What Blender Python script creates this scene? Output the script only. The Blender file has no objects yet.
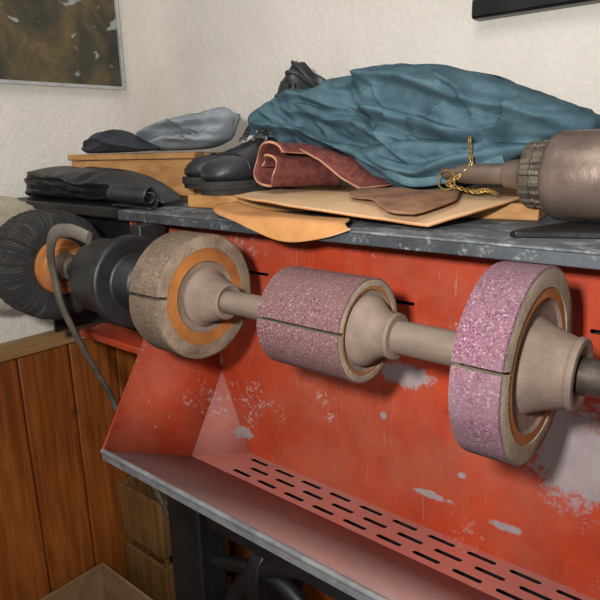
import bpy, bmesh, math, random
from mathutils import Vector, Matrix, noise
random.seed(4)
PI=math.pi
# ------------------------------------------------------------------ helpers
def lin(c):
    r=[]
    for v in c[:3]:
        v/=255.0
        r.append(v/12.92 if v<=0.04045 else ((v+0.055)/1.055)**2.4)
    return (r[0],r[1],r[2],1)
def N(nt,t,**k):
    n=nt.nodes.new(t)
    for a,b in k.items(): setattr(n,a,b)
    return n
def ramp(nt,stops,src):
    r=N(nt,'ShaderNodeValToRGB'); e=r.color_ramp.elements
    while len(e)>1: e.remove(e[-1])
    e[0].position=stops[0][0]; e[0].color=stops[0][1]
    for p,c in stops[1:]:
        x=e.new(p); x.color=c
    nt.links.new(src,r.inputs[0]); return r.outputs[0]
def noi(nt,vec,scale,detail=5,rough=.6,dist=0):
    n=N(nt,'ShaderNodeTexNoise'); n.inputs['Scale'].default_value=scale; n.inputs['Detail'].default_value=detail
    n.inputs['Roughness'].default_value=rough; n.inputs['Distortion'].default_value=dist
    nt.links.new(vec,n.inputs['Vector']); return n.outputs[0]
def mapp(nt,vec,sc,rot=(0,0,0)):
    m=N(nt,'ShaderNodeMapping'); m.inputs['Scale'].default_value=sc; m.inputs['Rotation'].default_value=rot; nt.links.new(vec,m.inputs[0]); return m.outputs[0]
def mixc(nt,f,a,b,mode='MIX'):
    m=N(nt,'ShaderNodeMix',data_type='RGBA',blend_type=mode)
    if isinstance(f,(int,float)): m.inputs[0].default_value=f
    else: nt.links.new(f,m.inputs[0])
    for s,i in ((a,6),(b,7)):
        if isinstance(s,tuple): m.inputs[i].default_value=s
        else: nt.links.new(s,m.inputs[i])
    return m.outputs[2]
def math_(nt,op,a,b=0.0):
    m=N(nt,'ShaderNodeMath',operation=op)
    for s,i in ((a,0),(b,1)):
        if isinstance(s,(int,float)): m.inputs[i].default_value=s
        else: nt.links.new(s,m.inputs[i])
    return m.outputs[0]
G=lambda v:(v,v,v,1)
def base(name,rough=.6,metal=0,coord='Object',spec=.5):
    m=bpy.data.materials.new(name); m.use_nodes=True; nt=m.node_tree
    b=nt.nodes['Principled BSDF']; b.inputs['Roughness'].default_value=rough; b.inputs['Metallic'].default_value=metal
    b.inputs['Specular IOR Level'].default_value=spec
    tc=N(nt,'ShaderNodeTexCoord'); return m,nt,b,tc.outputs[coord]
def bump(nt,b,h,strength,dist=.002):
    bp=N(nt,'ShaderNodeBump'); bp.inputs['Strength'].default_value=strength; bp.inputs['Distance'].default_value=dist
    nt.links.new(h,bp.inputs['Height']); nt.links.new(bp.outputs[0],b.inputs['Normal'])
def mat(name,c1,c2,scale=20,detail=6,rough=.6,metal=0,bs=None,bstr=.3,bd=.002,lo=.35,hi=.65,stretch=None,coord='Object',speck=None,spec=.5,sheen=0):
    m,nt,b,v=base(name,rough,metal,coord,spec)
    vv=mapp(nt,v,stretch) if stretch else v
    f=noi(nt,vv,scale,detail)
    col=ramp(nt,[(lo,lin(c1)),(hi,lin(c2))],f)
    if speck:
        c,sc,p=speck
        f2=noi(nt,v,sc,6,.8); g=ramp(nt,[(p,G(0)),(min(p+.12,1),G(.85))],f2); col=mixc(nt,g,col,lin(c))
    nt.links.new(col,b.inputs['Base Color'])
    if sheen: b.inputs['Sheen Weight'].default_value=sheen
    h=noi(nt,vv,bs or scale*4,6,.65); bump(nt,b,h,bstr,bd)
    return m
class B:
    def __init__(s): s.v=[];s.f=[];s.m=[];s.uv=[]
    def add(s,vs,fs,mi=0,uvs=None):
        o=len(s.v); s.v+= [tuple(p) for p in vs]
        s.uv+= (uvs if uvs else [(0,0)]*len(vs))
        for i,f in enumerate(fs):
            s.f.append(tuple(o+k for k in f)); s.m.append(mi[i] if isinstance(mi,list) else mi)
        return s
    def obj(s,name,mats,parent=None,ang=38,bevel=0,flip=False):
        me=bpy.data.meshes.new(name); me.from_pydata(s.v,[],s.f)
        for m in mats: me.materials.append(m)
        for p,mi in zip(me.polygons,s.m): p.material_index=mi; p.use_smooth=True
        ul=me.uv_layers.new(name='UVMap')
        for l in me.loops: ul.data[l.index].uv=s.uv[l.vertex_index]
        bm=bmesh.new(); bm.from_mesh(me)
        bmesh.ops.recalc_face_normals(bm,faces=bm.faces)
        for e in bm.edges:
            if len(e.link_faces)==2 and e.calc_face_angle(0)>math.radians(ang): e.smooth=False
        bm.to_mesh(me); bm.free()
        ob=bpy.data.objects.new(name,me); bpy.context.collection.objects.link(ob)
        if parent: ob.parent=parent
        if bevel:
            md=ob.modifiers.new('bevel','BEVEL'); md.width=bevel; md.segments=2; md.limit_method='ANGLE'
        return ob
    def box(s,lo,hi,mi=0,rz=0,piv=None):
        x0,y0,z0=lo;x1,y1,z1=hi
        vs=[Vector(p) for p in [(x0,y0,z0),(x1,y0,z0),(x1,y1,z0),(x0,y1,z0),(x0,y0,z1),(x1,y0,z1),(x1,y1,z1),(x0,y1,z1)]]
        if rz:
            c=Vector(piv) if piv else (vs[0]+vs[6])/2; R=Matrix.Rotation(rz,3,'Z'); vs=[R@(p-c)+c for p in vs]
        return s.add(vs,[(0,3,2,1),(4,5,6,7),(0,1,5,4),(1,2,6,5),(2,3,7,6),(3,0,4,7)],mi)
    def loft(s,rings,mi=0,cap=True,closed=True,loop=False):
        n=len(rings[0]); vs=[p for r in rings for p in r]; fs=[]
        k=len(rings); 
        for i in range(k if loop else k-1):
            i2=(i+1)%k
            for j in range(n if closed else n-1):
                j2=(j+1)%n; fs.append((i*n+j,i*n+j2,i2*n+j2,i2*n+j))
        if cap and closed and not loop: fs.append(tuple(range(n-1,-1,-1))); fs.append(tuple((k-1)*n+j for j in range(n)))
        return s.add(vs,fs,mi)
    def tube(s,path,r,mi=0,n=12,sub=6,flat=None,cap=True,loop=False):
        P=[Vector(p) for p in path]; Q=cr(P,sub,loop) if sub>1 else P
        k=len(Q); rings=[]; up=Vector((0,0,1)); prev=None
        for i,q in enumerate(Q):
            t=(Q[(i+1)%k]-Q[i-1]) if (loop or 0<i<k-1) else (Q[1]-Q[0] if i==0 else Q[-1]-Q[-2])
            t.normalize()
            if prev is None:
                a=t.cross(Vector((0,1,0))); 
                if a.length<.2: a=t.cross(Vector((0,0,1)))
            else: a=prev-t*prev.dot(t)
            a.normalize(); prev=a; b=t.cross(a)
            rr=r(i/(k-1)) if callable(r) else r
            fx,fy=flat if flat else (1,1)
            rings.append([q+a*math.cos(2*PI*j/n)*rr*fx+b*math.sin(2*PI*j/n)*rr*fy for j in range(n)])
        return s.loft(rings,mi,cap=cap,loop=loop)
    def lathe(s,prof,c=(0,0),segs=64,a0=0,a1=2*PI,mi=0,closed=False,axis='X',cap=True,jit=None,frame=None):
        full=abs(a1-a0-2*PI)<1e-5; k=len(prof); na=segs if full else segs+1
        vs=[];uv=[]
        for i in range(na):
            a=a0+(a1-a0)*i/segs
            for j,(x,r) in enumerate(prof):
                rr=r*(jit(i,j) if jit else 1)
                p=Vector((x,rr*math.cos(a),rr*math.sin(a)))
                p=frame@p if frame else p+Vector((0,c[0],c[1]))
                vs.append(p); uv.append((i/segs,r*10+x*10))
        fs=[];ms=[]
        for i in range(segs):
            i2=(i+1)%na
            for j in range(k if closed else k-1):
                j2=(j+1)%k
                fs.append((i*k+j,i*k+j2,i2*k+j2,i2*k+j)); ms.append(mi[j] if isinstance(mi,list) else mi)
        if not full and closed and cap:
            cm=mi[-1] if isinstance(mi,list) else mi
            fs.append(tuple(range(k))); ms.append(cm); fs.append(tuple(segs*k+j for j in range(k-1,-1,-1))); ms.append(cm)
        return s.add(vs,fs,ms,uv)
def cr(P,sub,loop=False):
    n=len(P); out=[]
    for i in range(n if loop else n-1):
        if loop: a,b,c,d=P[i-1],P[i],P[(i+1)%n],P[(i+2)%n]
        else: a,b,c,d=P[max(i-1,0)],P[i],P[i+1],P[min(i+2,n-1)]
        for k in range(sub):
            t=k/sub
            out.append(.5*((2*b)+(c-a)*t+(2*a-5*b+4*c-d)*t*t+(3*b-a-3*c+d)*t**3))
    if not loop: out.append(P[-1])
    return out
def empty(name,loc=(0,0,0)):
    e=bpy.data.objects.new(name,None); bpy.context.collection.objects.link(e); e.location=loc; e.empty_display_size=.05; return e
def frame_from(p0,p1,up=Vector((0,0,1))):
    p0=Vector(p0);p1=Vector(p1); x=(p1-p0).normalized(); y=up.cross(x).normalized(); z=x.cross(y)
    m=Matrix((x,y,z)).transposed().to_4x4(); m.translation=p0; return m
def segd(x,z,pl):
    best=9;bt=0;sg=1
    n=len(pl)-1
    for i in range(n):
        ax,az=pl[i];bx,bz=pl[i+1]; dx,dz=bx-ax,bz-az
        t=max(0,min(1,((x-ax)*dx+(z-az)*dz)/(dx*dx+dz*dz))); d=math.hypot(x-ax-dx*t,z-az-dz*t)
        if d<best: best=d;bt=(i+t)/n; sg=1 if dx*(z-az)-dz*(x-ax)>0 else -1
    return best,bt,sg
def heap(b,outline,y0,df,db,fold=.012,fscale=9,stretch=(1,1,3.2),rot=.3,seed=0,mi=0,K=26,sub=6,tilt=0,fine=.3,ridges=(),flatp=.62):
    P=cr([Vector((x,0,z)) for x,z in outline],sub,True); n=len(P)
    c=sum(P,Vector())/n
    def fo(x,z,side):
        ca,sa=math.cos(rot),math.sin(rot); u=(x*ca+z*sa); w=(-x*sa+z*ca)
        q=Vector((u*fscale*stretch[0],side*3+seed,w*fscale*stretch[2]))
        q=q+Vector((noise.noise(q*.5+Vector((5,0,0))),0,noise.noise(q*.5)))*1.1
        r=1-abs(noise.noise(q))*2.2
        r2=1-abs(noise.noise(q*2.3+Vector((9,2,1))))*2.2
        return r*.75+r2*fine
    for side,D in ((-1,df),(1,db)):
        rings=[]
        for i in range(K+1):
            t=i/K; rr=math.sin(t*PI/2)**.9; ring=[]
            for p in P:
                q=c+(p-c)*rr
                yy=y0+tilt*(q.x-c.x)+side*D*max(math.cos(t*PI/2),0)**flatp
                f=fo(q.x,q.z,side); e=1-t**6
                yy+=side*fold*f*e; dz=0
                for h,w,pl in ridges:
                    wx=q.x+.012*noise.noise(Vector((q.x*14,0,q.z*14))); wz=q.z+.010*noise.noise(Vector((q.x*11,4,q.z*11)))
                    d,bt,sg=segd(wx,wz,pl)
                    w2=w*1.7 if sg>0 else w*.45
                    if d<w2*3:
                        k=h*math.exp(-(d/w2)**2)*min(1,5*bt+.1,5*(1-bt)+.1); yy+=side*k*e; dz+=k*.3*e
                ring.append(Vector((q.x,yy,q.z+fold*.35*f*(1-.6*e)*(1 if q.z>c.z else 0)+dz)))
            rings.append(ring)
        b.loft(rings,mi,cap=False)
    return b
def patch(name,grid,mats,parent=None,thick=.002,sub=8,wob=.0015,ws=25,edge=.002,offset=1,mi=0):
    g=[[Vector(p) for p in r] for r in grid]
    g=[cr(r,sub) for r in g]; cols=len(g[0])
    T=[cr([g[i][j] for i in range(len(g))],sub) for j in range(cols)]
    b=B(); R=len(T[0])
    vs=[];uv=[]
    for j in range(cols):
        for i in range(R):
            p=T[j][i]; q=p*ws
            d=Vector((noise.noise(q*1.3+Vector((3,3,0))),noise.noise(q*1.3+Vector((0,7,7))),0))*edge*(1 if (i in(0,R-1) or j in (0,cols-1)) else .3)
            vs.append(p+d+Vector((0,0,1))*noise.noise(q)*wob); uv.append((j/cols,i/R))
    fs=[(j*R+i,j*R+i+1,(j+1)*R+i+1,(j+1)*R+i) for j in range(cols-1) for i in range(R-1)]
    b.add(vs,fs,mi,uv); ob=b.obj(name,mats,parent)
    s=ob.modifiers.new('sol','SOLIDIFY'); s.thickness=thick; s.offset=offset
    if len(mats)>1: s.material_offset_rim=1
    return ob
# ------------------------------------------------------------------ materials
def m_wall():
    m,nt,b,v=base('stucco_plaster',.95,spec=.1)
    c=ramp(nt,[(.3,lin((214,207,196))),(.7,lin((227,220,210)))],noi(nt,v,5,4))
    nt.links.new(c,b.inputs['Base Color'])
    h=math_(nt,'ADD',noi(nt,v,75,8,.7,.4),math_(nt,'MULTIPLY',noi(nt,v,22,4),.8))
    bump(nt,b,h,.6,.006); return m
def m_red(dust):
    m,nt,b,v=base('red_enamel_dust%d'%int(dust*100),.62,spec=.3)
    col=ramp(nt,[(.3,lin((142,44,21))),(.7,lin((182,66,34)))],noi(nt,v,7,8,.7))
    sm=noi(nt,v,4,9,.75); d=ramp(nt,[(.42,G(0)),(.70,G(.6))],sm)
    col=mixc(nt,d,col,lin((154,100,82)))
    sc=noi(nt,mapp(nt,v,(60,60,2.5),(0,.35,0)),5,4,.6); g=ramp(nt,[(.64,G(0)),(.72,G(.4))],sc); col=mixc(nt,g,col,lin((176,132,116)))
    dk=noi(nt,v,26,8,.8); g=ramp(nt,[(.60,G(0)),(.72,G(.55))],dk); col=mixc(nt,g,col,lin((92,36,24)))
    ch=math_(nt,'MULTIPLY',noi(nt,v,130,8,.75),noi(nt,v,6,3)); 
    g=ramp(nt,[(.340,G(0)),(.375,G(.75))],ch); col=mixc(nt,g,col,lin((168,152,146)))
    for (x,z,rx,rz) in [(-.387,1.048,.036,.016),(-.165,1.0,.05,.062),(-.70,.868,.018,.010),(-.125,1.12,.012,.03),(-.345,.885,.03,.005),(-.42,.98,.005,.006),(-.30,.93,.006,.004),(-.20,1.075,.010,.008),(-.5,1.03,.004,.007),(-.75,.99,.003,.006),(-.24,.88,.02,.006)]:
        s=N(nt,'ShaderNodeVectorMath',operation='SUBTRACT'); s.inputs[1].default_value=(x,0,z); nt.links.new(v,s.inputs[0])
        k=N(nt,'ShaderNodeVectorMath',operation='MULTIPLY'); k.inputs[1].default_value=(1/rx,0,1/rz); nt.links.new(s.outputs[0],k.inputs[0])
        l=N(nt,'ShaderNodeVectorMath',operation='LENGTH'); nt.links.new(k.outputs[0],l.inputs[0])
        q=math_(nt,'ADD',l.outputs['Value'],math_(nt,'MULTIPLY',noi(nt,v,70,9,.8),2.8))
        f=ramp(nt,[(.86,G(.85)),(.98,G(0))],math_(nt,'MULTIPLY',q,.39))
        col=mixc(nt,f,col,mixc(nt,noi(nt,v,40,5),lin((118,118,122)),lin((160,158,158))))
    if dust: 
        f=ramp(nt,[(.25,G(.5*dust)),(.7,G(1.0*dust))],noi(nt,v,22,10,.8)); col=mixc(nt,f,col,lin((150,132,128)))
    nt.links.new(col,b.inputs['Base Color'])
    bump(nt,b,noi(nt,v,120,5),.2,.001)
    if dust: b.inputs['Roughness'].default_value=.92
    return m
def m_grit(name,c1,c2,c3,dirt,sp=.82):
    m,nt,b,v=base(name,.95,spec=.1)
    col=ramp(nt,[(.38,lin(c1)),(.6,lin(c2))],noi(nt,v,500,3,.8))
    vo=N(nt,'ShaderNodeTexVoronoi'); vo.inputs['Scale'].default_value=700; nt.links.new(v,vo.inputs['Vector'])
    sep=N(nt,'ShaderNodeSeparateColor'); nt.links.new(vo.outputs['Color'],sep.inputs[0])
    g=ramp(nt,[(sp,G(0)),(.98,G(.5))],sep.outputs[0]); col=mixc(nt,g,col,lin(c3))
    g=ramp(nt,[(.02,G(.6)),(.25,G(0))],sep.outputs[1]); col=mixc(nt,g,col,lin([q*.5 for q in c1]))
    d=ramp(nt,[(.38,G(0)),(.64,G(.8))],noi(nt,v,20,8,.75)); col=mixc(nt,d,col,lin(dirt))
    nt.links.new(col,b.inputs['Base Color']); bump(nt,b,noi(nt,v,600,3,.8),.8,.0014); return m
def m_pine(name,c1,c2,grain=(1,1,.06),knots=True,sc=60,rough=.45):
    m,nt,b,v=base(name,rough)
    vv=mapp(nt,v,grain); f=noi(nt,vv,sc,5,.6,.6)
    col=ramp(nt,[(.35,lin(c1)),(.65,lin(c2))],f)
    col=mixc(nt,ramp(nt,[(.4,G(0)),(.7,G(.5))],noi(nt,v,3,3)),col,lin([x*.75 for x in c1]))
    if knots:
        vo=N(nt,'ShaderNodeTexVoronoi'); vo.inputs['Scale'].default_value=6.5; nt.links.new(mapp(nt,v,(.01,1,.8)),vo.inputs['Vector'])
        k=ramp(nt,[(.06,G(1)),(.14,G(0))],vo.outputs['Distance']); col=mixc(nt,k,col,lin((64,28,8)))
    nt.links.new(col,b.inputs['Base Color']); bump(nt,b,f,.15,.001); return m
WALL=m_wall(); RED=m_red(0); REDD=m_red(.92)
PAINT=mat('worn_grey_paint',(64,68,72),(98,102,105),7,9,.75,0,80,.25,speck=((146,148,148),34,.50),spec=.3)
PAINTE=mat('worn_black_paint',(34,37,41),(70,74,78),9,9,.6,0,80,.25,speck=((140,142,142),50,.56))
BLACK=mat('black_cast_iron',(14,14,15),(32,31,32),15,5,.5,0,90,.2)
STEEL=mat('dusty_steel',(100,86,76),(132,116,102),25,8,.58,.35,200,.15,stretch=(.3,1,1))
HUB=mat('dusty_hub_metal',(94,78,68),(130,110,96),16,9,.78,.1,160,.35)
DSTEEL=mat('dark_shaft_steel',(78,70,66),(120,108,100),30,6,.36,.8,200,.15)
LIP=mat('worn_grey_steel',(96,98,100),(142,142,142),18,8,.7,.2,150,.3,speck=((120,90,84),40,.60))
FELT=mat('felt_tyre',(126,112,96),(160,144,124),30,9,.95,0,300,.8,spec=.1)
FELT2=mat('felt_tyre_dirty',(98,82,68),(142,124,106),26,9,.95,0,300,.8,spec=.1)
SLITSH=mat('slit_painted_shade',(28,22,20),(44,36,32),26,4,.95)  # shade painted on the wood core's rim so the tyre slits look dark
WOOD=mat('wheel_wood_core',(116,66,26),(162,102,46),14,9,.7,0,90,.3)
GRITP=m_grit('abrasive_pink',(86,58,61),(120,86,88),(168,146,146),(102,78,74))
GRITM=m_grit('abrasive_mauve',(92,58,70),(122,86,98),(172,152,160),(116,94,98),.8)
GRITB=m_grit('abrasive_brown',(94,80,68),(122,106,90),(154,140,124),(84,68,56),.86)
PINE=m_pine('pine_panel',(126,62,18),(172,98,40))
CAP=m_pine('pine_cap',(146,104,64),(180,142,98),(1,.08,1),False)
BOARD=m_pine('board_wood',(156,106,56),(186,140,86),(.08,1,1),False,50,.7)
CARD=mat('cardboard',(128,98,66),(152,120,84),18,5,.9)
BLUE=mat('teal_cotton',(64,88,98),(84,110,120),30,8,1,0,600,.5,.001,spec=.1)
BLUE2=mat('faded_hem_cotton',(74,98,108),(92,118,126),60,6,1,0,600,.5,.001,spec=.1)
TAN=mat('tan_leather',(184,146,108),(206,172,136),8,8,.8,0,140,.3,spec=.25)
ORG=mat('orange_leather',(168,116,68),(196,144,94),10,8,.8,0,140,.3,spec=.25)
BRN=mat('brown_suede',(106,72,50),(146,104,76),30,8,.9,0,200,.5)
MAR=mat('maroon_leather',(82,34,28),(118,58,48),90,8,.85,0,240,.9)
MARE=mat('leather_edge',(160,112,84),(190,140,110),60,4,.8)
BLK=mat('black_leather',(24,24,26),(50,50,54),16,5,.42,0,160,.4)
NAVY=mat('dark_blue_leather',(34,38,46),(58,64,74),16,5,.7,0,160,.35)
GREY=mat('grey_suede',(122,128,134),(150,156,160),14,8,.95,0,200,.5,spec=.1)
SOLE=mat('rubber_sole',(30,28,26),(54,50,46),30,4,.85)
BRASS=mat('brass',(150,118,60),(196,164,96),80,4,.35,.8)
EYE=mat('nickel_eyelet',(130,130,128),(170,170,168),80,4,.35,.8)
LACE=mat('boot_lace',(48,46,44),(84,80,76),200,3,.9)
TOOLM=mat('tool_bronze_grey',(98,84,76),(132,114,102),18,8,.36,.55,120,.25)
KNURL=mat('tool_collar',(84,76,66),(118,108,94),60,5,.4,.6,200,.4)
BLADE=mat('black_blade',(22,23,26),(46,48,52),20,5,.35,.5)
BUFF=mat('buffing_cotton',(136,126,108),(166,156,138),30,5,1,0,300,.4)
FRAMES=mat('silver_frame',(170,172,172),(200,200,200),30,3,.4,.4)
FRAMEB=mat('black_frame',(12,12,12),(26,25,24),20,4,.35)
FLOORM=mat('floor_boards',(70,52,38),(100,78,58),8,6,.8)
BRI,nt,b_,v_=base('black_bristle',.75,coord='UV')
f_=noi(nt,mapp(nt,v_,(140,1.2,1)),3,6,.75)
nt.links.new(ramp(nt,[(.35,lin((8,8,8))),(.52,lin((38,36,35))),(.68,lin((112,104,98)))],f_),b_.inputs['Base Color']); bump(nt,b_,f_,1,.004)
# ------------------------------------------------------------------ room
XW,YW=-1.35,1.05
b=B(); b.box((XW-.1,-1.6,0),(XW,YW+.1,2.7)); b.obj('wall_left',[WALL])
b=B(); b.box((XW,YW,0),(2.2,YW+.1,2.7)); b.obj('wall_back',[WALL])
b=B(); b.box((XW-.1,-1.6,-.1),(2.2,YW+.1,0)); b.obj('floor',[FLOORM])
b=B()
y=-1.57
while y<YW-.02:
    b.box((XW,y+.002,.0),(XW+.014,min(y+.124,YW-.014),.915)); y+=.126
b.obj('trim_1',[PINE],bevel=.003)
b=B(); x=XW+.014
while x<2.1:
    b.box((x+.002,YW-.014,0),(x+.124,YW,.915)); x+=.126
b.obj('trim_2',[PINE],bevel=.003)
b=B(); b.box((XW,-1.55,.9),(XW+.035,YW,.935)); b.box((XW+.035,YW-.035,.9),(2.1,YW,.935)); b.obj('trim_3',[CAP],bevel=.004)
pic=empty('painting_framed',(0,0,0))
ART,nt,b_,v_=base('abstract_painting',.5)
f=noi(nt,v_,9,7,.65,.6)
col=ramp(nt,[(.3,lin((34,32,26))),(.45,lin((62,58,44))),(.58,lin((92,78,52))),(.7,lin((120,96,60)))],f)
g=ramp(nt,[(.60,G(0)),(.64,G(1))],noi(nt,mapp(nt,v_,(1,1,1.6)),13,6,.6,.3)); col=mixc(nt,g,col,lin((150,152,150)))
nt.links.new(col,b_.inputs['Base Color'])
b=B(); x0=XW+.001;x1=XW+.018
y0,y1,z0,z1=.30,.925,1.487,1.93
w=.007
b.box((x0,y0,z0),(x1,y1,z0+w)); b.box((x0,y0,z1-w),(x1,y1,z1)); b.box((x0,y0,z0+w),(x1,y0+w,z1-w)); b.box((x0,y1-w,z0+w),(x1,y1,z1-w))
b.obj('frame',[FRAMES],pic)
b=B(); b.box((x0,y0+w,z0+w),(XW+.012,y1-w,z1-w)); b.obj('canvas',[ART],pic)
pic2=empty('picture_frame')
b=B(); w=.032; X0,X1,Z0,Z1=-.484,.1,1.542,2.0
yb=YW-.03
b.box((X0,yb,Z0),(X1,YW-.001,Z0+w)); b.box((X0,yb,Z1-w),(X1,YW-.001,Z1)); b.box((X0,yb,Z0+w),(X0+w,YW-.001,Z1-w)); b.box((X1-w,yb,Z0+w),(X1,YW-.001,Z1-w))
b.obj('frame',[FRAMEB],pic2,bevel=.005)
b=B(); b.box((X0+w,YW-.012,Z0+w),(X1-w,YW-.001,Z1-w)); b.obj('print',[ART],pic2)
# ------------------------------------------------------------------ machine
mach=empty('shoe_finishing_machine')
XR=.45; YB=.665
TZ=1.25
b=B(); b.box((-.885,.578,TZ-.003),(XR,1.0,TZ)); b.box((-.885,.576,TZ-.016),(XR,1.0,TZ-.003),1); top=b.obj('table_top',[PAINT,PAINTE],mach,bevel=.0012)
L0=(-.885,.50,.843); M1=(-.815,.56,1.045); T1=(-.885,.60,1.234); B1=(-.80,YB,1.234); G1=(-.75,YB,.972); G2=(-.7625,.595,.832); G3=(-.69,YB,.832)
b=B()
b.add([L0,G2,G1,M1],[(0,1,2,3)],0); b.add([M1,G1,B1,T1],[(0,1,2,3)],0); b.add([G1,G2,G3],[(0,1,2)],2)
b.add([(XR,.5,.843),(XR,.595,.832),(XR,YB,.832),(XR,YB,1.234),(XR,.60,1.234),(XR,.56,1.045)],[(0,1,2,3,4,5)],0)
b.add([L0,(XR,.5,.843),(XR,.595,.832),G2],[(0,1,2,3)],1)
o=b.obj('tray_sides',[RED,REDD,m_red(.45)],mach,ang=5); s=o.modifiers.new('s','SOLIDIFY'); s.thickness=.002; s.offset=0
def slotprism(x,y,L,w,vert,z=0):
    n=8; pts=[]
    for i in range(n+1): a=-PI/2+PI*i/n; pts.append((x+L/2-w/2+math.cos(a)*w/2,math.sin(a)*w/2))
    for i in range(n+1): a=PI/2+PI*i/n; pts.append((x-L/2+w/2+math.cos(a)*w/2,math.sin(a)*w/2))
    if vert: return [[(p,YB-.02,z+q) for p,q in pts],[(p,YB+.02,z+q) for p,q in pts]]
    return [[(p,y+q,.81) for p,q in pts],[(p,y+q,.85) for p,q in pts]]
def cut(plate,cut_b):
    c=cut_b.obj('cut',[BLACK]); md=plate.modifiers.new('b','BOOLEAN'); md.object=c; md.operation='DIFFERENCE'; md.solver='EXACT'
    dg=bpy.context.evaluated_depsgraph_get(); me=bpy.data.meshes.new_from_object(plate.evaluated_get(dg))
    plate.modifiers.clear(); plate.data=me; bpy.data.objects.remove(c)
    for p in me.polygons: p.use_smooth=False
b=B()
vs=[(-.7625,.595),(XR,.595),(XR,YB),(-.69,YB)]
b.add([(x,y,.8312) for x,y in vs]+[(x,y,.8325) for x,y in vs],[(3,2,1,0),(4,5,6,7),(0,1,5,4),(1,2,6,5),(2,3,7,6),(3,0,4,7)])
strip=b.obj('perforated_strip',[m_red(.4)],mach)
c=B()
for r,(yy,ox) in enumerate([(.652,0),(.631,.02),(.610,.0)]):
    x=-.655+ox
    while x<XR-.05:
        c.loft(slotprism(x,yy,.039,.0078,False)); x+=.056
cut(strip,c)
b=B(); vs=[(-.69,.832),(XR,.832),(XR,1.234),(-.80,1.234),(-.75,.972)]
k=len(vs)
b.add([(x,YB,z) for x,z in vs]+[(x,YB+.002,z) for x,z in vs],[tuple(range(k)),tuple(range(2*k-1,k-1,-1))]+[(i,(i+1)%k,k+(i+1)%k,k+i) for i in range(k)])
bp=b.obj('back_panel',[RED],mach)
c=B()
for xx,zz in [(-.655,1.155),(-.40,1.147),(-.14,1.15)]: c.loft(slotprism(xx,0,.05,.005,True,zz))
cut(bp,c)
b=B(); b.box((-.74,.70,.70),(XR-.02,.97,1.233)); b.box((-.74,.60,.70),(XR-.02,.70,.72)); b.box((-.74,.60,.72),(-.738,.70,.828)); b.box((-.738,.60,.72),(XR-.02,.604,.828))
b.obj('slot_light_blocker',[BLACK],mach)  # black boxes added to block light, so the slots look dark inside
b=B()
b.tube([L0,(XR,.5,.843)],.0045,0,10,1); b.box((-.885,.4985,.827),(XR,.5015,.843))
b.tube([L0,M1],.0022,1,8,1); b.tube([M1,T1],.0022,1,8,1)
b.obj('tray_lip',[LIP,RED],mach)
YS,ZS=.49,1.165
C=(YS,ZS)
b=B()
b.lathe([(-1.20,.0001),(-1.20,.009),(-1.0,.009),(-.99,.012),(-.78,.012)],C,40,mi=0)
b.lathe([(-.72,.0145),(-.42,.0145)],C,48,mi=2)
b.lathe([(-.42,.0145),(-.30,.0145),(-.298,.0165),(-.225,.0165),(-.223,.0145),(-.15,.0145)],C,48,mi=1)
b.lathe([(-.15,.0150),(-.085,.0150),(-.083,.0165),(.3,.0165),(.3,.0001)],C,48,mi=0)
b.obj('drive_shaft',[DSTEEL,STEEL,STEEL],mach)
b=B()
b.lathe([(-.825,.013),(-.825,.040),(-.818,.045),(-.812,.054),(-.806,.056),(-.745,.056),(-.742,.066),(-.728,.066),(-.725,.062),(-.725,.04),(-.715,.036),(-.70,.03),(-.695,.015)],C,64)
b.box((-.80,.50,1.09),(-.74,.60,1.13)); b.box((-.815,.55,1.10),(-.79,.60,1.234))
b.obj('bearing_housing',[BLACK],mach,bevel=.002)
b=B(); b.tube([(-.712,.418,1.238),(-.745,.412,1.246),(-.79,.412,1.238),(-.822,.42,1.205),(-.838,.43,1.165),(-.845,.44,1.12),(-.862,.475,1.04),(-.878,.515,.96),(-.888,.54,.90),(-.885,.57,.80),(-.87,.60,.70),(-.845,.62,.60)],.0095,0,12,6,flat=(1,.5))
b.obj('lift_lever',[mat('dull_iron',(80,74,66),(110,102,92),30,6,.6,.3,200,.2)],mach)
b=B()
for X in (-.81,.32):
    b.box((X-.045,.60,.0),(X+.045,.66,.83)); b.box((X-.09,.42,0),(X+.09,.90,.03)); b.box((X-.03,.84,0),(X+.03,.90,.72))
b.tube([(-.77,.63,.42),(-.68,.63,.60),(-.55,.63,.69),(-.35,.63,.72),(-.1,.63,.69),(.1,.63,.60),(.28,.63,.42)],.018,0,10,6)
b.tube([(-.77,.63,.60),(-.60,.63,.64),(-.45,.63,.55),(-.25,.63,.45),(0,.63,.55)],.014,0,10,6)
b.box((-.77,.60,.13),(.28,.64,.17)); b.box((-.6,.35,.08),(-.1,.60,.10))
b.lathe([(-.66,.01),(-.66,.075),(-.63,.075),(-.63,.01)],(.68,.62),40)
b.obj('cast_iron_stand',[BLACK],mach,bevel=.004)
b=B(); b.box((-1.345,.60,TZ-.02),(-.886,1.0,TZ)); b.obj('side_shelf',[BLACK],mach,bevel=.003)
b=B(); b.box((-1.12,.66,1.0),(-.90,.95,TZ-.021)); b.box((-1.12,.56,1.0),(-1.114,.66,1.225)); b.obj('brush_hood',[BLACK],mach)
b=B(); b.box((-1.10,.60,.985),(-.90,.80,.999),0); b.box((-1.128,.555,1.17),(-1.121,.66,TZ-.022),0); b.obj('brush_hood_base',[RED],mach,bevel=.003)
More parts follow.
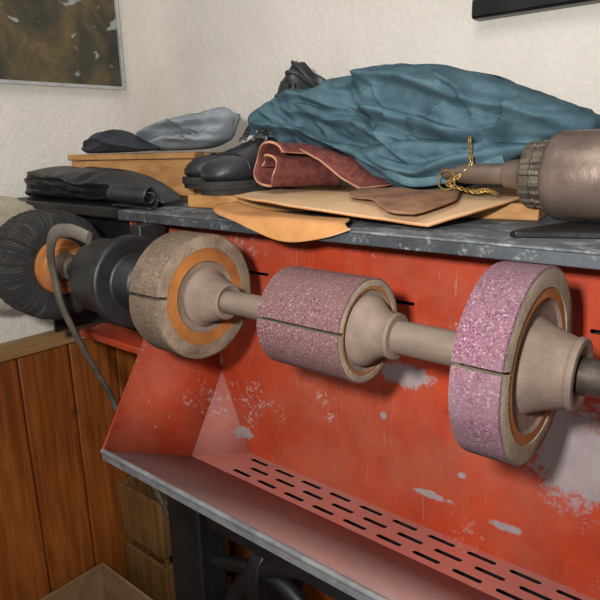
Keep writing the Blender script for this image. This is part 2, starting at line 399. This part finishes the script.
# ------------------------------------------------------------------ wheels
def wheel(name,x0,x1,R,th,ri_wood,grit,felt,hub,gap=.012,hubmat=HUB,tl=.0):
    e=empty(name)
    b=B(); r2=R-th; g=gap/R
    mi=[1,0,0,0,1,1]
    sd=x0*50
    b.lathe([(x0,r2),(x0,R-.0022),(x0+.001,R),(x1-.001,R),(x1,R-.0022),(x1,r2)],C,144,PI+g/2+tl,3*PI-g/2+tl,mi,closed=True,
      jit=lambda i,j: 1 if j in(0,5) else 1+.012*noise.noise(Vector((math.cos(i/144*2*PI)*3,math.sin(i/144*2*PI)*3,sd)))-(.018*(math.exp(-i/3)+math.exp(-(144-i)/3))))
    b.obj('abrasive_tyre',[grit,felt],e)
    b=B(); b.lathe([(x0+.001,ri_wood*.55),(x0+.001,r2-.0002),(x1-.001,r2-.0002),(x1-.001,ri_wood+.002),(x1-.004,ri_wood),(x1-.006,ri_wood*.55)],C,80,mi=[0,2,0,1,1],closed=False)
    b.obj('wood_core',[WOOD,HUB,SLITSH],e)
    b=B(); b.lathe([(x1+a,r) for a,r in hub],C,64); b.obj('hub_flange',[hubmat],e)
    b=B(); b.lathe([(x0-.012,.0165),(x0-.012,.026),(x0-.002,.034),(x0+.003,.034)],C,48); b.obj('rear_flange',[hubmat],e)
    return e
wheel('sanding_wheel',-.626,-.573,.080,.018,.044,GRITB,FELT2,[(-.005,.036),(.001,.037),(.004,.034),(.008,.031),(.020,.028),(.034,.023),(.040,.0225),(.042,.020),(.039,.0150)],gap=.0045,tl=-.17)
wheel('sanding_wheel',-.434,-.327,.0545,.0085,.041,GRITP,FELT,[(-.004,.037),(.001,.0365),(.006,.033),(.012,.027),(.020,.023),(.026,.022),(.030,.0235),(.033,.0225),(.034,.0150)],gap=.004,tl=-.17)
wheel('sanding_wheel',-.199,-.157,.0845,.0175,.056,GRITM,FELT,[(-.010,.044),(-.003,.041),(.004,.037),(.018,.032),(.026,.0295),(.029,.031),(.033,.030),(.034,.026),(.030,.0155)],gap=.0035,tl=-.22)
e=empty('bristle_brush_wheel')
S=.045
b=B(); jr=[random.uniform(.975,1.01) for _ in range(977)]
b.lathe([(x+S,r) for x,r in [(-1.045,.045),(-1.05,.086),(-1.04,.089),(-1.02,.090),(-1.0,.0905),(-.985,.090),(-.975,.0875),(-.969,.075),(-.968,.06),(-.972,.045)]],C,480,jit=lambda i,j: jr[(i*7+j*31)%977] if 0<j<7 else 1)
b.obj('bristles',[BRI],e,ang=120)
b=B(); b.lathe([(x+S,r) for x,r in [(-1.03,.044),(-.97,.046),(-.966,.044),(-.966,.034),(-.964,.032),(-.964,.020),(-.962,.018),(-.962,.0122)]],C,60); b.obj('wood_core',[WOOD],e)
b=B(); b.lathe([(x+S,r) for x,r in [(-.966,.026),(-.958,.024),(-.952,.019),(-.94,.019),(-.938,.0122)]],C,8); b.obj('hub_nut',[KNURL],e)
e=empty('buffing_wheel')
b=B(); S=-.035
prof=[(S-1.145,.02)]+[(S-1.145+.008*k/2,(.106 if k%2 else .101)) for k in range(13)]+[(S-1.097,.02)]
b.lathe(prof,C,120,jit=lambda i,j: 1+.012*math.sin(i*2.3+j)); b.obj('cotton_discs',[BUFF],e)
b=B(); b.lathe([(S-1.097,.03),(S-1.09,.028),(S-1.088,.0092)],C,40); b.obj('washer',[KNURL],e)
# ------------------------------------------------------------------ things on top
b=B()
d1=Vector((.55,.097,0)).normalized(); n1=Vector((-d1.y,d1.x,0)); p=Vector((-.805,.66,TZ+.0005))
Lb=.555; W=.26
vs=[p,p+d1*Lb,p+d1*Lb+n1*W,p+n1*W]; up=Vector((0,0,.021))
b.add(vs+[q+up for q in vs],[(3,2,1,0),(4,5,6,7),(0,1,5,4),(1,2,6,5),(2,3,7,6),(3,0,4,7)])
b.obj('wooden_board',[BOARD],bevel=.002)
b=B()
pv=(-1.14,.825,1.29); rz=math.radians(20)
b.box((-1.29,.765,TZ+.001),(-.99,.89,TZ+.075),0,rz,pv); 
b.box((-1.295,.76,TZ+.076),(-.98,.80,TZ+.088),0,rz,pv)
b.box((-1.295,.803,TZ+.076),(-.97,.90,TZ+.086),0,rz,pv)
b.obj('wooden_box',[BOARD],bevel=.002)
b=B()
heap(b,[(-1.32,1.253),(-1.33,1.275),(-1.30,1.298),(-1.25,1.306),(-1.21,1.314),(-1.16,1.308),(-1.12,1.312),(-1.03,1.309),(-.96,1.302),(-.90,1.285),(-.85,1.262),(-.87,1.254),(-1.0,1.254),(-1.2,1.254)],.675,.062,.025,.010,8,(1,1,3.5),.05,2,sub=8,K=34,
 ridges=[(.014,.006,[(-1.3,1.288),(-1.1,1.294),(-.9,1.278)]),(-.014,.005,[(-1.32,1.272),(-1.1,1.272),(-.87,1.262)]),(.012,.006,[(-1.24,1.30),(-1.17,1.28),(-1.12,1.26)])])
def spiral(b,p0,p1,r0,r1,turns,start,mi=0,n=60,squash=1,k=10,flare=0,wob=.05):
    M=frame_from(p0,p1); L=(Vector(p1)-Vector(p0)).length; rings=[]
    for i in range(k+1):
        t=i/k; ring=[]
        for j in range(n+1):
            a=start+2*PI*turns*j/n; r=r0+(r1-r0)*j/n; r*=1+flare*(1-t)
            r*=1+wob*noise.noise(Vector((t*2,math.cos(a)*1.5,math.sin(a)*1.5)))
            ring.append(M@Vector((t*L+.004*math.sin(j*.3),r*math.cos(a),r*math.sin(a)*squash)))
        rings.append(ring)
    b.loft(rings,mi,cap=False,closed=False)
o=b.obj('black_leather_hides',[BLK])
b=B(); spiral(b,(-.825,.60,1.272),(-.93,.60,1.274),.006,.020,1.8,0)
o=b.obj('black_leather_roll',[BLK]); s=o.modifiers.new('s','SOLIDIFY'); s.thickness=.0025
b=B(); heap(b,[(-1.19,1.345),(-1.18,1.368),(-1.14,1.388),(-1.08,1.397),(-1.02,1.409),(-.96,1.412),(-.915,1.418),(-.89,1.404),(-.905,1.375),(-.93,1.356),(-1.0,1.343)],.86,.04,.04,.014,11,(1,1,2.5),.15,5,K=34,sub=8,fine=.4,
 ridges=[(.018,.006,[(-1.17,1.372),(-1.05,1.385),(-.90,1.402)]),(-.016,.005,[(-1.16,1.36),(-1.05,1.37),(-.92,1.385)]),(.014,.005,[(-1.13,1.352),(-1.03,1.358),(-.93,1.366)]),(.010,.004,[(-1.02,1.40),(-.98,1.38),(-.96,1.355)])])
o=b.obj('grey_suede_hide',[GREY])
b=B(); heap(b,[(-1.29,1.342),(-1.28,1.36),(-1.24,1.378),(-1.20,1.386),(-1.16,1.383),(-1.10,1.362),(-1.05,1.345),(-1.2,1.340)],.785,.03,.025,.010,14,rot=.1,seed=6,K=30,sub=8,
 ridges=[(.012,.005,[(-1.27,1.355),(-1.18,1.366),(-1.09,1.352)])])
b.obj('navy_leather',[NAVY])
def boot(name,loc,yaw,lean=(0,0),sc=1,h=.19):
    b=B(); n=28
    def ring_x(x,w,zb,zt,pw=2.4):
        r=[]
        for j in range(n):
            a=2*PI*j/n; c,s=math.cos(a),math.sin(a)
            cy=math.copysign(abs(c)**(2/pw),c)*w; cz=math.copysign(abs(s)**(2/pw),s)
            k=1+.05*noise.noise(Vector((x*40,cy*30,cz*2)))
            r.append(Vector((x,cy*k,(zb+zt)/2+cz*k*(zt-zb)/2)))
        return r
    sec=[(-.035,.012,.03,.06),(-.03,.026,.022,.09),(-.01,.034,.02,.11),(.03,.037,.02,.12),(.07,.037,.02,.115),(.085,.036,.02,.108),(.10,.036,.02,.097),(.115,.038,.02,.092),(.13,.040,.02,.084),(.145,.043,.02,.080),(.16,.045,.02,.074),(.19,.047,.02,.070),(.215,.044,.02,.066),(.235,.036,.022,.056),(.248,.022,.026,.044),(.252,.006,.03,.037)]
    b.loft([ring_x(*s) for s in sec],0)
    rings=[]
    for i in range(19):
        t=i/18; z=.07+t*(h-.07)
        rx=.052-.006*math.sin(t*PI)-.008*t; ry=.036-.012*t
        cx=.022+lean[0]*t*t; cy=lean[1]*t*t
        r=[]
        for j in range(n):
            a=2*PI*j/n; k=1+.18*noise.noise(Vector((math.cos(a)*1.3,math.sin(a)*1.3,z*45)))+.035*math.sin(z*170+math.cos(a)*1.5)
            r.append(Vector((cx+rx*math.cos(a)*k,cy+ry*math.sin(a)*k,z+(.022*math.cos(a)-.5*abs(lean[1])*math.sin(a)*(1 if lean[1]>0 else -1)*.25+.010*noise.noise(Vector((math.cos(a)*2,math.sin(a)*2,7))))*t)))
        rings.append(r)
    cx=.022+lean[0];cy=lean[1]
    inner=[[Vector((cx+(p.x-cx)*.86,cy+(p.y-cy)*.80,p.z-d)) for p in rings[-1]] for d in (-.002,.03,.07)]
    b.loft(rings+inner,0,cap=False)
    b.tube([p for p in rings[-1][::2]],.0045,0,8,2,loop=True)
    # ankle strap with buckle
    st=[Vector((p.x+(p.x-cx*.3)*.04,p.y*1.07,p.z)) for p in rings[6][::2]]
    b.tube(st,.006,0,8,2,loop=True,flat=(1,.4))
    q=st[3]; b.tube([q+Vector((dx,.004,dz)) for dx,dz in ((-.008,-.008),(.008,-.008),(.008,.008),(-.008,.008))],.0014,2,6,3,loop=True)
    def outl(z,g=0):
        pts=[(-.038,0),(-.03,.024),(0,.036),(.05,.036),(.1,.036),(.15,.045),(.19,.050),(.225,.045),(.25,.026),(.258,0)]
        P=[Vector((x,y+ (g if y>0 else 0),z)) for x,y in pts]+[Vector((x,-y-g,z)) for x,y in pts[-2:0:-1]]
        return cr(P,3,True)
    b.loft([outl(.010),outl(.024,.001)],1); 
    hl=[Vector((x,y,0)) for x,y in [(-.036,-.02),(-.036,.02),(0,.036),(.06,.034),(.06,-.034),(0,-.036)]]
    b.loft([hl,[p+Vector((0,0,.012)) for p in hl]],1)
    ft=[Vector((x,y,.0)) for x,y in [(.11,-.038),(.11,.038),(.17,.048),(.22,.042),(.25,.02),(.25,-.02),(.22,-.042),(.17,-.048)]]
    b.loft([ft,[p+Vector((0,0,.011)) for p in ft]],1)
    b.tube([Vector((.185,.048*math.cos(a),.045+.027*math.sin(a))) for a in [PI*i/10 for i in range(11)]],.0016,0,6,2)
    rows=[(.115,.100,.018),(.10,.112,.019),(.084,.124,.020)]+[(.078-.004*k,.140+.0165*k*(h-.15)/.05,.021-.001*k) for k in range(4)]
    prev=None
    for (x,z,wy) in rows:
        t=(z-.07)/(h-.07) if z>.12 else 0
        dx,dy=lean[0]*t*t,lean[1]*t*t
        Lp=Vector((x+dx-.002,wy+dy,z)); Rp=Vector((x+dx-.002,-wy+dy,z))
        for q in (Lp,Rp):
            ang=[2*PI*k/8 for k in range(8)]
            b.tube([q+Vector((.004*math.sin(a)*-.5+.002,.004*math.cos(a),.004*math.sin(a))) for a in ang],.0013,2,6,2,loop=True)
        b.tube([Lp,(Lp+Rp)/2+Vector((.010,0,.002)),Rp],.0021,3,6,4)
        if prev: b.tube([prev[0],(prev[0]+Rp)/2+Vector((.008,0,0)),Rp],.0021,3,6,4); b.tube([prev[1],(prev[1]+Lp)/2+Vector((.008,0,0)),Lp],.0021,3,6,4)
        prev=(Lp,Rp)
    b.tube([prev[0],prev[0]+Vector((.02,.015,.01)),prev[0]+Vector((.03,.03,-.03)),prev[0]+Vector((.025,.035,-.06))],.0021,3,6,5)
    b.tube([Vector((.11,0,.105)),Vector((.088,0,.135)),Vector((.080+lean[0]*.7,lean[1]*.7,.165)),Vector((.080+lean[0],lean[1],h+.004))],.016,0,10,4,flat=(.25,1))
    o=b.obj(name,[BLK,SOLE,EYE,LACE],ang=60)
    o.location=loc; o.rotation_euler=(0,0,yaw); o.scale=(sc,)*3; return o
boot('work_boot',(-.745,.885,TZ+.0225),math.radians(266),(-.01,.03),.88,.200)
boot('work_boot',(-.835,.958,TZ+.0225),math.radians(248),(-.01,.14),.88,.218)
# blue apron
b=B(); Yc=.845; k=Yc/.82
O=[(-.80,1.388),(-.795,1.400),(-.757,1.414),(-.72,1.421),(-.69,1.431),(-.655,1.427),(-.62,1.440),(-.575,1.445),(-.540,1.452),(-.496,1.453),(-.431,1.448),(-.386,1.436),(-.355,1.428),(-.330,1.415),(-.290,1.401),(-.25,1.385),(-.212,1.370),(-.215,1.352),(-.249,1.345),(-.285,1.330),(-.310,1.318),(-.350,1.302),(-.402,1.280),(-.458,1.276),(-.520,1.286),(-.577,1.312),(-.627,1.336),(-.691,1.345),(-.749,1.350),(-.785,1.366)]
RG=[(.026,.011,[(-.74,1.424),(-.66,1.416),(-.585,1.406),(-.46,1.372),(-.33,1.340)]),
(.022,.010,[(-.62,1.438),(-.46,1.424),(-.345,1.39),(-.225,1.358)]),
(.026,.011,[(-.81,1.385),(-.64,1.362),(-.545,1.325),(-.455,1.288)]),
(.018,.008,[(-.52,1.338),(-.42,1.318),(-.32,1.326)]),
(.020,.009,[(-.70,1.398),(-.565,1.382),(-.49,1.345),(-.42,1.305)]),
(-.018,.007,[(-.68,1.412),(-.51,1.395),(-.36,1.362)]),
(-.020,.008,[(-.79,1.392),(-.66,1.374),(-.56,1.346),(-.47,1.312)]),
(.014,.006,[(-.56,1.448),(-.51,1.42),(-.49,1.385)]),
(.014,.006,[(-.43,1.44),(-.375,1.41),(-.35,1.37)]),
(-.016,.006,[(-.46,1.362),(-.38,1.342),(-.29,1.345)]),
(.016,.007,[(-.77,1.412),(-.73,1.39),(-.71,1.36)]),
(.014,.006,[(-.30,1.40),(-.32,1.365),(-.36,1.335)]),
(-.012,.005,[(-.56,1.40),(-.52,1.37),(-.50,1.33)]),
(.012,.005,[(-.64,1.39),(-.60,1.36),(-.57,1.325)]),(.012,.005,[(-.40,1.40),(-.44,1.37),(-.46,1.33)])]
heap(b,[(x*k,1.35+(z-1.35)*k) for x,z in O],Yc,.055,.10,.018,8,(1,1,1.8),-.3,3,K=60,sub=10,tilt=-.05,fine=.35,ridges=RG,flatp=.45)
heap(b,[(-.56,1.330),(-.48,1.352),(-.40,1.348),(-.32,1.342),(-.275,1.338),(-.33,1.312),(-.40,1.289),(-.45,1.287),(-.52,1.300)],.80,.035,.05,.012,9,(1,1,2),-.35,9,K=30,sub=8,
 ridges=[(.016,.006,[(-.53,1.325),(-.43,1.306),(-.33,1.325)]),(-.013,.005,[(-.50,1.335),(-.42,1.325),(-.34,1.333)])])
b.tube([(-.50,.772,1.318),(-.47,.760,1.303),(-.43,.752,1.294),(-.37,.755,1.303),(-.31,.765,1.325)],.006,1,10,6,flat=(1,.35))
b.obj('blue_apron',[BLUE,BLUE2],ang=80)
# maroon leather roll, mouth towards the room, body running back under the apron
b=B(); spiral(b,(-.632,.672,1.3165),(-.60,.80,1.306),.013,.0385,1.38,2.5-2*PI*1.38,squash=.93,flare=.08,n=90,k=16,wob=.12)
b.loft([[Vector(p) for p in r] for r in ([(-.592,.70,1.342),(-.565,.715,1.325),(-.535,.725,1.300),(-.510,.735,1.285)],[(-.58,.75,1.340),(-.55,.765,1.325),(-.52,.775,1.302),(-.495,.78,1.286)],[(-.57,.79,1.335),(-.54,.805,1.322),(-.51,.815,1.302),(-.49,.82,1.286)])],0,cap=False,closed=False)
o=b.obj('maroon_leather_roll',[MAR,MARE],ang=60); s=o.modifiers.new('s','SOLIDIFY'); s.thickness=.0035; s.material_offset_rim=1; s.offset=0
patch('tan_leather_sheet',[
 [(-.675,.64,1.275),(-.60,.615,1.273),(-.46,.603,1.265),(-.33,.61,1.256)],
 [(-.685,.69,1.2755),(-.58,.69,1.276),(-.45,.68,1.275),(-.30,.69,1.268)],
 [(-.68,.75,1.276),(-.56,.77,1.276),(-.42,.79,1.276),(-.285,.775,1.276)]],[TAN,ORG],thick=.0022,wob=.0012)
patch('orange_leather_sheet',[
 [(-.66,.592,1.256),(-.60,.570,1.250),(-.515,.565,1.231),(-.45,.566,1.238),(-.405,.570,1.252)],
 [(-.675,.60,1.260),(-.60,.577,1.2565),(-.52,.575,1.2555),(-.46,.576,1.2555),(-.42,.58,1.256)],
 [(-.69,.622,1.262),(-.60,.60,1.2575),(-.52,.595,1.257),(-.46,.595,1.257),(-.43,.60,1.257)],
 [(-.67,.645,1.266),(-.60,.625,1.260),(-.52,.615,1.257),(-.47,.612,1.257),(-.44,.615,1.257)]],[ORG,TAN],thick=.002,wob=.0005)
patch('brown_leather_scrap',[
 [(-.47,.655,1.281),(-.42,.635,1.278),(-.38,.60,1.272),(-.345,.605,1.270)],
 [(-.495,.70,1.283),(-.43,.70,1.285),(-.39,.69,1.282),(-.335,.68,1.279)],
 [(-.50,.73,1.283),(-.45,.75,1.285),(-.41,.74,1.285),(-.36,.745,1.285)]],[BRN,BRN],thick=.0025,wob=.003,edge=.005)
e=empty('flex_shaft_handpiece'); ty,tz=.741,1.3075
b=B(); b.lathe([(-.380,.001),(-.380,.007),(-.360,.008),(-.358,.0115),(-.35,.0125),(-.298,.0130),(-.296,.016),(-.280,.018),(-.268,.024)],(ty,tz),40); b.obj('nozzle',[TOOLM],e)
b=B(); prof=[(-.272,.02),(-.270,.034),(-.267,.037),(-.256,.0385),(-.255,.037),(-.253,.037),(-.252,.0385),(-.243,.039),(-.240,.036)]
b.lathe(prof,(ty,tz),108,jit=lambda i,j:(1+.03*(1 if (i//3)%2 else -1)) if 0<j<8 else 1); b.obj('knurled_collar',[KNURL],e,ang=30)
b=B(); b.lathe([(-.243,.03),(-.243,.042),(-.240,.046),(-.234,.049),(-.226,.050),(-.19,.050),(-.17,.0495),(-.168,.047),(-.162,.047),(-.16,.0495),(-.08,.048),(-.04,.03),(-.03,.001)],(ty,tz),72); b.obj('body',[TOOLM],e)
b=B(); pts=[(-.24,.62),(-.19,.64),(-.10,.67),(.02,.69),(.02,.80),(-.10,.80),(-.19,.77),(-.22,.70)]
P=cr([Vector((x,y,TZ+.0005)) for x,y in pts],4,True); b.loft([P,[p+Vector((0,0,.006)) for p in P]]); b.obj('iron_blade',[BLADE],bevel=.001)
b=B()
path=cr([Vector(p) for p in [(-.35,.750,1.352),(-.345,.742,1.335),(-.340,.736,1.32),(-.352,.728,1.305),(-.366,.725,1.296),(-.350,.728,1.290),(-.33,.730,1.286),(-.318,.735,1.288),(-.305,.735,1.284)]],5)
for i in range(1,len(path)):
    t=(path[i]-path[i-1]).normalized(); a=t.cross(Vector((.2,1,.1))).normalized(); 
    if i%2: a=t.cross(a).normalized()
    q=(path[i]+path[i-1])/2; hl=.0038
    b.tube([q+t*hl*math.cos(w)+a*.0021*math.sin(w) for w in [2*PI*k/8 for k in range(8)]],.0006,0,6,2,loop=True)
b.tube([Vector((-.366+.012*math.cos(w),.722,1.300+.012*math.sin(w))) for w in [2*PI*k/12 for k in range(12)]],.0011,0,6,2,loop=True)
b.obj('brass_chain',[BRASS])
def openbox(name,lo,hi,t,m,slats=False):
    b=B(); x0,y0,z0=lo;x1,y1,z1=hi
    b.box(lo,(x1,y1,z0+t))
    for a in ([(z0+t,z1)] if not slats else [(z0+t,z0+.14),(z0+.17,z0+.30),(z0+.33,z1)]):
        b.box((x0,y0,a[0]),(x1,y0+t,a[1])); b.box((x0,y1-t,a[0]),(x1,y1,a[1])); b.box((x0,y0+t,a[0]),(x0+t,y1-t,a[1])); b.box((x1-t,y0+t,a[0]),(x1,y1-t,a[1]))
    if slats:
        for xx,yy in ((x0+t,y0+t),(x1-2*t,y0+t),(x0+t,y1-2*t),(x1-2*t,y1-2*t)): b.box((xx,yy,z0+t),(xx+t,yy+t,z1))
    return b.obj(name,[m],bevel=.002)
openbox('wooden_crate',(-1.33,.78,.001),(-1.14,1.0,.485),.012,m_pine('crate_wood',(104,72,38),(140,102,60),(1,1,.08),False),True)
openbox('cardboard_box',(-1.33,.25,.001),(-.98,.715,.275),.008,CARD)
# ------------------------------------------------------------------ camera & lights
Xv=Vector((0.7644,-0.1429,0.6287)).normalized(); Yv=Vector((0.6450,0.2061,-0.7359)); Yv=(Yv-Xv*Yv.dot(Xv)).normalized(); Zv=Xv.cross(Yv)
R=Matrix((Xv,Yv,Zv))
cam=bpy.data.cameras.new('camera'); co=bpy.data.objects.new('camera',cam); bpy.context.collection.objects.link(co)
co.matrix_world=Matrix.Translation((0,0,1.35))@R.to_4x4(); cam.lens=36*607/600; cam.clip_start=.01
bpy.context.scene.camera=co
def area(name,loc,target,size,energy,col=(1,1,1)):
    l=bpy.data.lights.new(name,'AREA'); l.size=size; l.energy=energy; l.color=col
    o=bpy.data.objects.new(name,l); bpy.context.collection.objects.link(o); o.location=loc
    d=Vector(target)-Vector(loc); o.rotation_euler=d.to_track_quat('-Z','Y').to_euler(); return o
area('camera_flash',(-.07,-.10,1.44),(-.9,.9,1.3),.05,11.5,(1,.985,.96))
area('overhead_fill',(-.4,-.2,2.5),(-.8,.6,1.1),.8,9,(1,.97,.92))  # added area light for ambient fill, no fixture known overhead
w=bpy.data.worlds.new('w'); bpy.context.scene.world=w; w.use_nodes=True
bg=w.node_tree.nodes['Background']; bg.inputs[0].default_value=(.96,.97,1,1); bg.inputs[1].default_value=.25
vs_=bpy.context.scene.view_settings; vs_.view_transform='Standard'; vs_.look='None'; vs_.exposure=0
